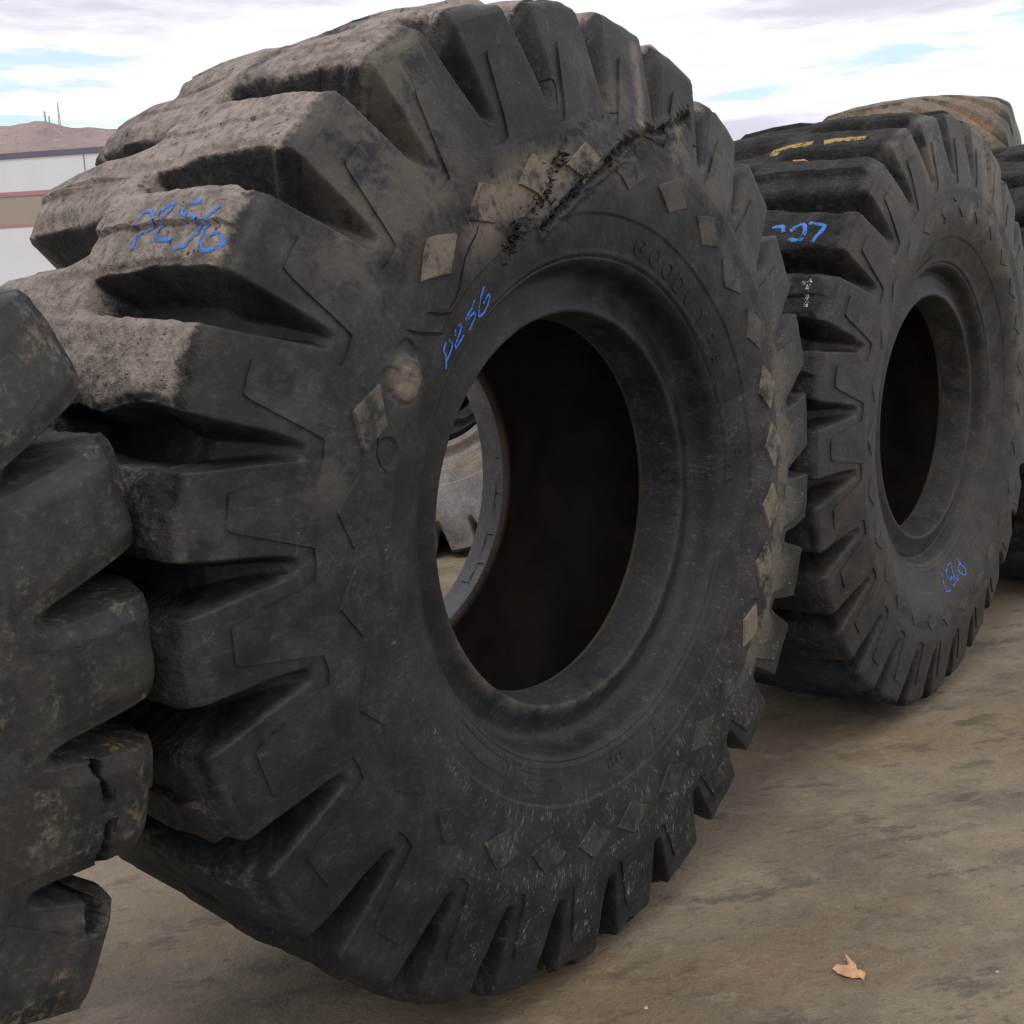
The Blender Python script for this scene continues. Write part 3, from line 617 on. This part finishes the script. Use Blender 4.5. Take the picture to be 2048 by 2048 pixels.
ol = [rrect(-143, -127, .632, .672) + [rrect(-143, -127, .632, .672)[0]]]
ribbon(tyA, ol + [[(-121, .632), (-119.5, .640), (-113, .640), (-112, .630)], [(-118, .655), (-108, .655), (-108, .680), (-118, .680), (-118, .655)]], 0.0028, 'raised_plate', mA_w, rootA, on_wall, lift=0.0012)
sideP = [[(143.1, .644), (141.7, .663), (141.3, .678), (140.2, .682), (139.1, .676), (138.8, .666), (139.5, .658), (141.0, .655), (142.6, .654)], [(137.3, .667), (136.4, .677), (135.1, .672), (135.3, .664), (137.7, .654), (138.8, .646), (135.4, .644)],
         [(129.6, .677), (130.6, .671)], [(130.2, .67), (132.9, .667), (133.1, .662), (130.9, .656), (130.9, .645), (133.7, .637)], [(126.0, .68), (128.0, .666), (129.2, .65), (129.7, .635), (127.6, .631), (125.5, .644), (125.4, .654), (126.3, .654), (127.6, .649)]]
ribbon(tyA, sideP, 0.0062, 'chalk_writing', blue, rootA, on_wall)
treadP = [[(148.06, .281), (147.21, .287), (146.63, .286), (146.39, .264), (145.96, .242), (145.44, .24), (144.69, .258), (144.38, .28), (144.61, .289), (145.36, .287), (145.83, .288)],
          [(144.94, .233), (144.41, .222), (143.8, .208), (144.2, .198), (145.1, .200), (145.95, .213), (146.6, .222), (147.22, .216), (147.36, .196), (147.4, .165)],
          [(143.9, .120), (144.2, .142), (144.6, .158), (145.2, .154), (145.4, .135), (145.6, .112), (146.31, .098), (146.9, .10), (147.65, .112), (148.16, .124), (148.38, .148)],
          [(144.6, .052), (145.3, .066), (146.2, .078), (147.2, .081), (148.1, .074), (148.7, .058), (148.3, .036), (147.6, .030), (147.0, .042), (147.2, .060)]]
ribbon(tyA, treadP, 0.0090, 'chalk_writing', blue2, rootA, on_tread, lift=0.0022)
crack(tyA, [[(139.3, .77), (138.4, .748), (137.0, .728), (135.4, .711)], [(144.0, .8), (143.3, .776), (141.9, .746), (140.4, .719), (139.2, .703)]], 0.008, 'split', m_split, rootA)
crack(tyA, [[(122.3, .801), (124.4, .785), (126.8, .776), (129.1, .761), (131.8, .733), (135.6, .724)], [(75.2, .95), (72, .99), (66, .985), (62, 1.0)], [(86.7, .86), (83, .90), (76, .945), (71, .965)], [(79.9, .888), (75, .915), (70, .93)],
           [(87.7, .937), (84, .95), (80, .99), (79.5, 1.03)], [(93, .93), (92, .97), (92.5, 1.03)], [(99.5, .95), (99, .99), (99.8, 1.02)], [(-28, .80), (-27, .83)], [(226, .93), (231, .90), (236, .895), (240, .905)], [(158, .79), (160.5, .785), (163, .765), (164.5, .745)]], 0.0042, 'hairline_crack', m_split, rootA)
crack(tyA, [[(-48, .035), (-43, .036), (-38, .034)], [(-36, .040), (-30, .038), (-24, .040)], [(-20, .030), (-12, .031), (-4, .030)], [(-38, .010), (-38.3, .04)], [(-47, .03), (-46.6, .075)], [(-26, .008), (-26.2, .04)], [(-10, .006), (-10, .03)], [(4, .008), (4.2, .034)]], 0.004, 'hairline_crack', m_split, rootA, conv=lambda ty, q: (np.array(q, float)[:, 0], np.array(q, float)[:, 1]), side=1)
# torn shreds standing along the gash
def shreds(ty, lines, n, name, mat, root, seed=0, L=(0.010, 0.030), spread=0.012):
    rr = np.random.RandomState(seed); V, F = [], []
    for ln in lines:
        a = np.array(ln); k_ = rr.uniform(0, len(a) - 1, n)
        th = np.interp(k_, np.arange(len(a)), a[:, 0]) + rr.normal(0, spread, n) / 0.8 / R(1); r_ = np.interp(k_, np.arange(len(a)), a[:, 1]) + rr.normal(0, spread, n)
        P, nn = ty.frame(th, s_of_r(r_))
        up = np.array([0, 0, 1.0]); rd = P - np.array([0, P[0, 1], 1.2]); rd /= np.linalg.norm(rd, axis=1, keepdims=True)
        for i in range(n):
            l = rr.uniform(*L); w2 = rr.uniform(0.002, 0.006); d_ = nn[i] * rr.uniform(.3, 1.0) + rd[i] * rr.uniform(-1.0, .6) + rr.normal(0, .35, 3); d_ /= np.linalg.norm(d_)
            sd_ = np.cross(d_, nn[i] + rr.normal(0, .3, 3)); sd_ /= np.linalg.norm(sd_) + 1e-9; o_ = P[i] - nn[i] * 0.004; b_ = len(V)
            th_ = nn[i] * 0.0016
            V += [(o_ - sd_ * w2).tolist(), (o_ + sd_ * w2).tolist(), (o_ + d_ * l * .6 + sd_ * w2 * .6).tolist(), (o_ + d_ * l).tolist(), (o_ + d_ * l * .55 - sd_ * w2 * .5).tolist(), (o_ - th_ * 2).tolist(), (o_ + d_ * l * .5 - th_ * 1.5).tolist()]
            F += [(b_, b_ + 1, b_ + 2), (b_, b_ + 2, b_ + 4), (b_ + 4, b_ + 2, b_ + 3), (b_, b_ + 6, b_ + 1), (b_, b_ + 4, b_ + 6), (b_ + 1, b_ + 6, b_ + 2), (b_ + 4, b_ + 3, b_ + 6), (b_ + 2, b_ + 6, b_ + 3)]
    z = np.zeros(len(V)); return mesh_np(name, V, F, mat, root, dict(dust=z, wear=z + .2, scuff=z + .2, tan=z), np.array(V) * 0.2, smooth=False)
shreds(tyA, [GUP[:7]], 240, 'torn_rubber', mA_w, rootA, 1); shreds(tyA, [GLO[:6]], 360, 'torn_rubber', mA_w, rootA, 2, L=(0.008, 0.020), spread=0.007)

# ------------------------------------------------------------------ tyre B: the next in the row
def featB(th, r0, S, r, y, lift, wg, P3):
    # sidewall sags inwards around the bead at the bottom
    inn = sstep(0.625, 0.60, r0) * sstep(0.0, 0.10, S)
    return r, y + 0.034 * sstep(0.82, 0.64, r0) * sstep(0.560, 0.595, r0), lift
def attrB(th, S, wg, tr, V, side, ty):
    t = th % 360; r = prof_r(S); z = np.zeros_like(wg); n_ = fbm(V, 3, 3, 55); wall = 1 - tr
    wear = np.clip(tr * (1 - wg) * 0.95 + 0.1 * tr + 0.4 * np.exp(-((S - S_SH) / 0.02) ** 2), 0, 1)
    tan = 0.5 * wall * sstep(0.68, 0.76, r) * sstep(60, 20, angd(t, 85) + 8 * n_) * np.clip(n_ + 0.45, 0, 1) + 1.2 * wall * np.exp(-(np.hypot(angd(t, 84) * R(1) * .8, r - .80) / 0.028) ** 2)
    tan = tan + 0.3 * wall * sstep(30, 10, angd(t, 10)) * sstep(.72, .8, r)
    return dict(dust=z + 0.12 * tr, wear=wear, scuff=np.clip(0.10 + 0.15 * n_ + 0 * r, 0, 1), tan=np.clip(tan, 0, 1), film=0.3 + 0.8 * sstep(150, 40, angd(t, 90)))
rootB = empty('giant_tyre', row_pos(1), ROW_RZ)
tag(rootB, 'second tyre along the row, black crusty tread with yellow paint dashes', 'tyre', ROWG)
tyB = Tyre(seed=12, phase=108.7, features=featB)
build_tyre('B', tyB, rootB, (mB_t, mB_w, liner), np.linspace(0, 360, 1500, endpoint=False), res=0.0052, attrf=attrB, far_nt=480)
rib_panels(tyB, mB_w, rootB, attrf=attrB)
for i in range(28):
    diamond(tyB, 108.7 + 6.43 + i * 360 / 28, 0.822, 0.0035, mB_w, rootB, 0.15, scuff=0.1, w_=0.055, h_=0.036)
bs = [[(-68.1, .753), (-68.5, .725), (-69.0, .70)], [(-68.1, .753), (-70.0, .771), (-72.0, .745), (-70.6, .725), (-68.6, .728)], [(-74.4, .735), (-75.2, .757), (-76.6, .745), (-75.6, .715), (-74.2, .69), (-77.2, .688)],
      [(-78.0, .755), (-80.8, .76)], [(-78.0, .755), (-78.0, .73), (-79.6, .738), (-80.8, .722), (-80.0, .698), (-78.0, .695)], [(-83.2, .765), (-86.4, .762)], [(-86.4, .762), (-84.6, .711), (-84.0, .69)]]
bs = [[(t - 1.0, r - 0.030) for t, r in q] for q in bs]
ribbon(tyB, bs, 0.0062, 'chalk_writing', blue, rootB, on_wall)
bt = [[(141.55, .277), (141.43, .242), (142.88, .227)], [(142.71, .203), (141.22, .169), (142.96, .148), (144.78, .156), (144.35, .198)], [(141.05, .145), (141.67, .09), (143.2, .093), (145.11, .11)]]
ribbon(tyB, bt, 0.015, 'chalk_writing', blue2, rootB, on_tread, lift=0.003)
for dsh in ([(121.2, .46), (119.2, .43), (118.2, .38), (117.9, .31)], [(117.9, .27), (117.0, .22), (117.2, .15), (117.8, .11)], [(124.4, .33), (124.3, .25)], [(124.3, .20), (124.3, .13)]): ribbon(tyB, [dsh], 0.034, 'paint_dash', yellow, rootB, on_tread, lift=0.006)
ribbon(tyB, [[(152.8, .10), (152.6, .075), (154.0, .079), (155.2, .076), (156.8, .074)]], 0.016, 'chalk_writing', white, rootB, on_tread, lift=0.006)
crack(tyB, [[(68, .89), (64, .885), (61, .89), (58, .885)], [(98, .86), (95, .84)], [(104, .78), (101, .775)], [(80, .86), (78, .84)], [(100, .66), (108, .65), (118, .655)]], 0.006, 'split', m_split, rootB)

# ------------------------------------------------------------------ tyre C: cut off by the left edge of the view
def featC(th, r0, S, r, y, lift, wg, P3):
    t = ((th + 180) % 360) - 180; rr_ = r0 - np.clip(S - S_SH, 0, 1) * 0
    near = (np.abs(t + 17) < 14) & (r0 > 0.98)
    if near.any():
        jag = 0.004 * vnoise(P3[near], 50, 4)
        d = polyline_dist(t[near], r0[near], [(-9.5, 1.035), (-13.2, 1.064), (-15.4, 1.072), (-17.8, 1.071), (-20.2, 1.076), (-24, 1.085)]) + jag
        r = r.copy(); y = y.copy(); wid = 0.0025 + 0.010 * sstep(-14, -21, t[near])
        k_ = 1 - sstep(wid, wid + 0.004, d)
        y[near] += 0.045 * k_
    low = sstep(-20.4, -21.6, t + 1.2 * vnoise(P3, 20, 8)) * sstep(1.08, 1.12, r0)
    r = r - low * 0.85 * np.clip(r - 1.115, 0, 1)
    return r, y, lift
def attrC(th, S, wg, tr, V, side, ty):
    z = np.zeros_like(wg); return dict(dust=z, wear=np.clip(0.35 * tr + 0.5 * np.exp(-((S - S_SH) / 0.03) ** 2), 0, 1), scuff=z + 0.06, tan=z, film=z + 0.75)
rootC = empty('giant_tyre', row_pos(-0.996), ROW_RZ)
tag(rootC, 'nearest tyre cut off by the left edge, lichen-stained lugs with a split block', 'tyre', ROWG)
tyC = Tyre(seed=31, phase=-8.3 + 0.2, features=featC, worn=0.8, k=0.992, rnd=0.5, hwk=0.86)
thC = np.unique(np.concatenate([np.linspace(-70, 80, 1250), np.linspace(80, 290, 420)[1:-1]]))
build_tyre('C', tyC, rootC, (mC, mC, liner), thC, res=0.0038, attrf=attrC, far_nt=480, sparse_bead=False)

rib_panels(tyC, mC, rootC, attrf=attrC, only=(5, 45))

# ------------------------------------------------------------------ tyre D: third along, mostly hidden
rootD = empty('giant_tyre', row_pos(2.03), ROW_RZ)
tag(rootD, 'third tyre along the row, mostly hidden at the right edge of the view', 'tyre', ROWG)
tyD = Tyre(seed=44, phase=101.0, k=1.045)
build_tyre('D', tyD, rootD, (mB_t, mB_w, liner), np.linspace(0, 360, 900, endpoint=False), res=0.009, attrf=attrB, far_res=0.016, far_nt=300)
for q_ in ([(140.5, .30), (140.2, .27), (139.3, .25)], [(143.2, .28), (142.4, .24), (143.4, .22)]): ribbon(tyD, [q_], 0.018, 'chalk_writing', blue2, rootD, on_tread, lift=0.008)

# ------------------------------------------------------------------ tyre F: pale one behind, seen through the hole
mF_t = rubber_mat('pale_tread_rubber', seed=17, dark=(0.02, 0.02, 0.02), light=(0.04, 0.038, 0.036)); mF_w = rubber_mat('pale_dusty_wall_rubber', seed=19, dark=(0.13, 0.125, 0.12), light=(0.30, 0.29, 0.285), brown=(0.30, 0.21, 0.15), brown_amt=0.5, streak=1.2)
rootF = empty('giant_tyre', (-0.57, 8.0, 0), 0)
tag(rootF, 'pale grey dusty tyre standing behind, glimpsed through the hole of the biggest tyre', 'tyre')
tyF = Tyre(seed=50, phase=3, k=1.08, tongues=False)
build_tyre('F', tyF, rootF, (mF_t, mF_w, liner), np.linspace(0, 360, 700, endpoint=False), res=0.010, far_res=0.02, far_nt=240)

rootG = copy_tree(rootD); rootG.location = (-0.75, 10.3, 0)  # extra tyre added to block the bright background seen through tyre F
tag(rootG, 'added dark tyre farthest back, blocks the bright background in the hole of the pale dusty tyre', 'tyre'); del rootG['group']

# ------------------------------------------------------------------ tyre E: taller tyre with clay between slanted bars
mE_t = rubber_mat('clay_stained_rubber', seed=23, dustc=(0.34, 0.20, 0.10), dustc2=(0.25, 0.15, 0.085), dark=(0.040, 0.035, 0.030), light=(0.105, 0.085, 0.065))
def attrE(th, S, wg, tr, V, side, ty):
    z = np.zeros_like(wg); return dict(dust=np.clip(tr * (0.30 + 1.1 * wg), 0, 1), wear=z + 0.08, scuff=z + 0.1, tan=z)
rootE = empty('tall_tyre', (3.50, 9.75, 0), R(64))
tag(rootE, 'tallest tyre far back at right, orange clay packed between its slanted bars', 'tyre')
tyE = Tyre(seed=60, k=1.375, ky=1.25, crown=0.055, slant=-30, worn=0.25, tongues=False, hwk=0.95, lugskew=0.0, grooves=[i * 360 / 30 for i in range(30)], tipshift=0.12)
build_tyre('E', tyE, rootE, (mE_t, mE_t, liner), np.linspace(0, 360, 900, endpoint=False), res=0.009, attrf=attrE, far_res=0.02, far_nt=300)

# ------------------------------------------------------------------ small things on the ground
mleaf = flat_mat('dry_leaf', (0.62, 0.36, 0.20), 0.7, 0.25, 60, bump=0.002)
lf = [(-.046, .004), (-.030, .017), (-.012, .018), (-.002, .014), (.001, .022), (.000, .040), (.003, .049), (.014, .034), (.021, .018), (.020, .004), (.026, .000), (.040, -.003), (.035, -.014), (.026, -.025), (.018, -.022), (.000, -.021), (-.018, -.018), (-.034, -.009)]
rl = random.Random(5)
n_ = len(lf); top = [(x * 0.95, y * 1.45, 0.003 + 0.005 * abs(math.sin(i * 1.7)) + (0.004 if i in (0, 6) else 0)) for i, (x, y) in enumerate(lf)]
Vl = top + [(0.006, 0.004, 0.008)] + [(x, y, z - 0.0012) for x, y, z in top] + [(0.006, 0.004, 0.0068)]
Fl = [(i, (i + 1) % n_, n_) for i in range(n_)] + [((i + 1) % n_ + n_ + 1, i + n_ + 1, 2 * n_ + 1) for i in range(n_)] + [(i, i + n_ + 1, (i + 1) % n_) for i in range(n_)] + [((i + 1) % n_, i + n_ + 1, (i + 1) % n_ + n_ + 1) for i in range(n_)]
lv = mesh_np('dry_leaf', Vl, Fl, mleaf, smooth=False); lv.location = (0.819, 2.561, 0.0); lv.rotation_euler = (0, 0, R(-4)); tag(lv, 'crumpled tan dry leaf lying on the concrete at lower right', 'leaf')

mpeb = flat_mat('pale_stone', (0.50, 0.47, 0.42), 0.8, 0.2, 40)
def ground_px(x, y):
    d = Mw @ np.array([(x - 1024) / 2210, (y - 1024) / 2210, 1]); t = -CAM_H / d[2]; return d * t + np.array([0, 0, CAM_H])
for (px, py, sz, lab) in ((1994, 1945, 0.004, 'tiny pale stone on the ground right of the dry leaf'), (1292, 2018, 0.005, 'small pale chip of stone at the bottom edge below the biggest tyre'), (1690, 1921, 0.0028, 'tiny white chip just above the dry leaf')):
    p = ground_px(px, py); rr = np.random.RandomState(px); V = []
    for i in range(5):
        ph = math.pi * i / 4
        for j in range(7):
            q = 2 * math.pi * j / 7 + 0.3 * i; k_ = rr.uniform(0.75, 1.15); V.append((sz * 1.3 * math.sin(ph) * math.cos(q) * k_, sz * math.sin(ph) * math.sin(q) * k_, sz * 0.6 + sz * 0.6 * math.cos(ph) * (0.9 + 0.1 * k_)))
    F = [(i * 7 + j, i * 7 + (j + 1) % 7, (i + 1) * 7 + (j + 1) % 7, (i + 1) * 7 + j) for i in range(4) for j in range(7)]
    o = mesh_np('stone', V, F, mpeb, smooth=False); o.location = (p[0], p[1], 0); tag(o, lab, 'stone', 'small pale stones on the concrete')

# ------------------------------------------------------------------ warehouse far left
def boxm(V, F, x0, x1, y0, y1, z0, z1):
    b = len(V); V += [(x0, y0, z0), (x1, y0, z0), (x1, y1, z0), (x0, y1, z0), (x0, y0, z1), (x1, y0, z1), (x1, y1, z1), (x0, y1, z1)]
    F += [(b, b + 3, b + 2, b + 1), (b + 4, b + 5, b + 6, b + 7), (b, b + 1, b + 5, b + 4), (b + 1, b + 2, b + 6, b + 5), (b + 2, b + 3, b + 7, b + 6), (b + 3, b, b + 4, b + 7)]
wh = empty('warehouse', (-22.0, 48.0, -0.22), R(-11)); tag(wh, 'long white concrete warehouse with tan band and red stripes behind the tyres at left', 'building')
mw = flat_mat('white_panel_paint', (0.70, 0.70, 0.73), 0.8, 0.03, 0.6); mtan = flat_mat('tan_panel_paint', (0.35, 0.30, 0.25), 0.8, 0.03, 0.6); mred = flat_mat('red_stripe_paint', (0.42, 0.22, 0.23), 0.8, 0.05, 2); mcap = flat_mat('parapet_metal', (0.14, 0.125, 0.17), 0.6, 0.1, 2); mroof = flat_mat('roof_membrane', (0.3, 0.3, 0.3), 0.9)
mjoint = flat_mat('joint_sealant', (0.25, 0.25, 0.28), 0.9)
def bandp(nm, mat, z0, z1, y0, x0=-60, x1=22):
    V, F = [], []; boxm(V, F, x0, x1, y0, 30, z0, z1); return mesh_np(nm, V, F, mat, wh, smooth=False)
Z1, Z2, Z3, Z4, Z5, Z6 = 6.02, 6.15, 7.26, 7.44, 8.76, 8.90
bandp('wall', mw, 0, Z1, 0); bandp('stripe', mred, Z1, Z2, -0.03); bandp('wall', mtan, Z2, Z3, 0.0); bandp('stripe', mred, Z3, Z4, -0.03); bandp('wall', mw, Z4, Z5, 0)
bandp('parapet_cap', mcap, Z5, Z6 + 0.08, -0.06)
for x in (-8.0, -1.4, 5.2, 11.8, 18.4):
    for z0, z1 in ((0.0, Z1 - .01), (Z2 + .01, Z3 - .01), (Z4 + .01, Z5 - .01)):
        V, F = [], []; boxm(V, F, x, x + 0.05, -0.012, 0.02, z0, z1); mesh_np('panel_joint', V, F, mjoint, wh, smooth=False)

# ------------------------------------------------------------------ hill and masts
mhill, m = newmat('dry_scrub_hill'); Pw = m.new('ShaderNodeTexCoord').outputs['Object']
h1 = m.noise(Pw, 0.012, 8, 0.65); h2 = m.noise(m.mapping(Pw, scale=(1, 1, 2.2)), 0.075, 8, 0.75)
c = m.mix(m.step(h1, 0.35, 0.65), (0.31, 0.24, 0.24), (0.38, 0.295, 0.275)); c = m.mix(m.step(h2, 0.55, 0.68), c, (0.52, 0.42, 0.36)); c = m.mix(m.step(m.noise(m.mapping(Pw, loc=(90, 4, 7)), 0.09, 8, 0.75), 0.54, 0.66), c, (0.17, 0.135, 0.145))
principled(m, c, 0.95, 0.1, bump=h2, bump_d=4.0)
nx, ny = 260, 90; xs = np.linspace(-1900, 900, nx); ys = np.linspace(0, 900, ny); XX, YY = np.meshgrid(xs, ys, indexing='ij')
ridge = 256 + 8 * np.exp(-((XX + 590) / 24) ** 2) - 3 * np.exp(-((XX + 640) / 30) ** 2) - 0.10 * np.clip(-XX - 900, 0, 999) - 0.25 * np.clip(XX + 330, 0, 999)
prof_ = np.clip(YY / 520, 0, 1) ** 0.85 * np.where(YY > 560, 1 - (YY - 560) / 700, 1)
PH = np.stack([XX, YY, XX * 0], -1)
HH = np.clip(ridge, 10, 400) * prof_ + (fbm(PH, 0.006, 5, 3) * 9 + fbm(PH, 0.04, 4, 9) * 2.6) * np.clip(YY / 200, 0, 1)
mesh_np('hill', np.stack([XX, YY + 1000, HH - 2], -1).reshape(-1, 3), grid_faces(nx, ny, closed=False), mhill); tag(bpy.data.objects['hill'], kind='structure')
HT = HH - 2
def hill_top(x):
    i = int(np.argmin(np.abs(xs - x))); j = int(np.argmax(HT[i] / (ys + 1000))); return float(ys[j] + 1000), float(HT[i, j])
msteel = flat_mat('mast_steel', (0.30, 0.27, 0.33), 0.6)
def lattice(name, x, h, wb, wt, label, dishes=()):
    y, z = hill_top(x); root = empty(name, (x, y, z)); tag(root, label, 'radio mast'); V, F = [], []
    def bar(a, b, w2):
        a, b = Vector(a), Vector(b); d = (b - a).normalized(); u_ = d.orthogonal().normalized() * w2; v_ = d.cross(u_).normalized() * w2; k_ = len(V)
        for q in (a, b):
            for sx, sy in ((1, 1), (-1, 1), (-1, -1), (1, -1)): V.append(tuple(q + u_ * sx + v_ * sy))
        for i in range(4): F.append((k_ + i, k_ + (i + 1) % 4, k_ + 4 + (i + 1) % 4, k_ + 4 + i))
    n = 9; cs_ = lambda t: wb + (wt - wb) * t
    for sx, sy in ((1, 1), (-1, 1), (-1, -1), (1, -1)): bar((sx * wb, sy * wb, -2), (sx * wt, sy * wt, h), 0.16)
    for i in range(n):
        t0, t1 = i / n, (i + 1) / n; a, b = cs_(t0), cs_(t1)
        for sx, sy, tx, ty_ in ((1, 1, -1, 1), (-1, 1, -1, -1), (-1, -1, 1, -1), (1, -1, 1, 1)):
            bar((sx * a, sy * a, h * t0), (tx * b, ty_ * b, h * t1), 0.09)
    mesh_np('mast_frame', V, F, msteel, root, smooth=False)
    for dz, dx, r_ in dishes:
        V, F = [], []; k_ = 14
        for yy in (-0.3, 0.3):
            for i in range(k_): V.append((dx + r_ * math.cos(2 * math.pi * i / k_), -wb + yy, dz + r_ * math.sin(2 * math.pi * i / k_)))
        for i in range(k_): F.append((i, (i + 1) % k_, k_ + (i + 1) % k_, k_ + i))
        V.append((dx, -wb - 0.3 - r_ * 0.1, dz)); ci = len(V) - 1
        F += [(i, (i + 1) % k_, ci, ci) for i in range(k_)]
        F3 = []
        for f in F: F3 += ([(f[0], f[1], f[2]), (f[0], f[2], f[3])] if f[2] != f[3] else [(f[1], f[0], f[2])])
        mesh_np('dish', V, F3, msteel, root, smooth=False)
lattice('radio_mast', -571, 29, 1.3, 0.25, 'tallest thin radio mast on the hill crest, standing alone to the right')
lattice('radio_mast', -589, 12.5, 0.7, 0.4, 'left mast of the close pair on the hill top, with dishes', dishes=((11, -0.6, 1.0), (8.5, 0.7, 0.9), (6, -0.7, 0.8)))
lattice('radio_mast', -584, 9, 0.6, 0.4, 'right, shorter mast of the close pair on the hill top', dishes=((8, 0.5, 0.8), (5.5, 0.6, 0.8)))
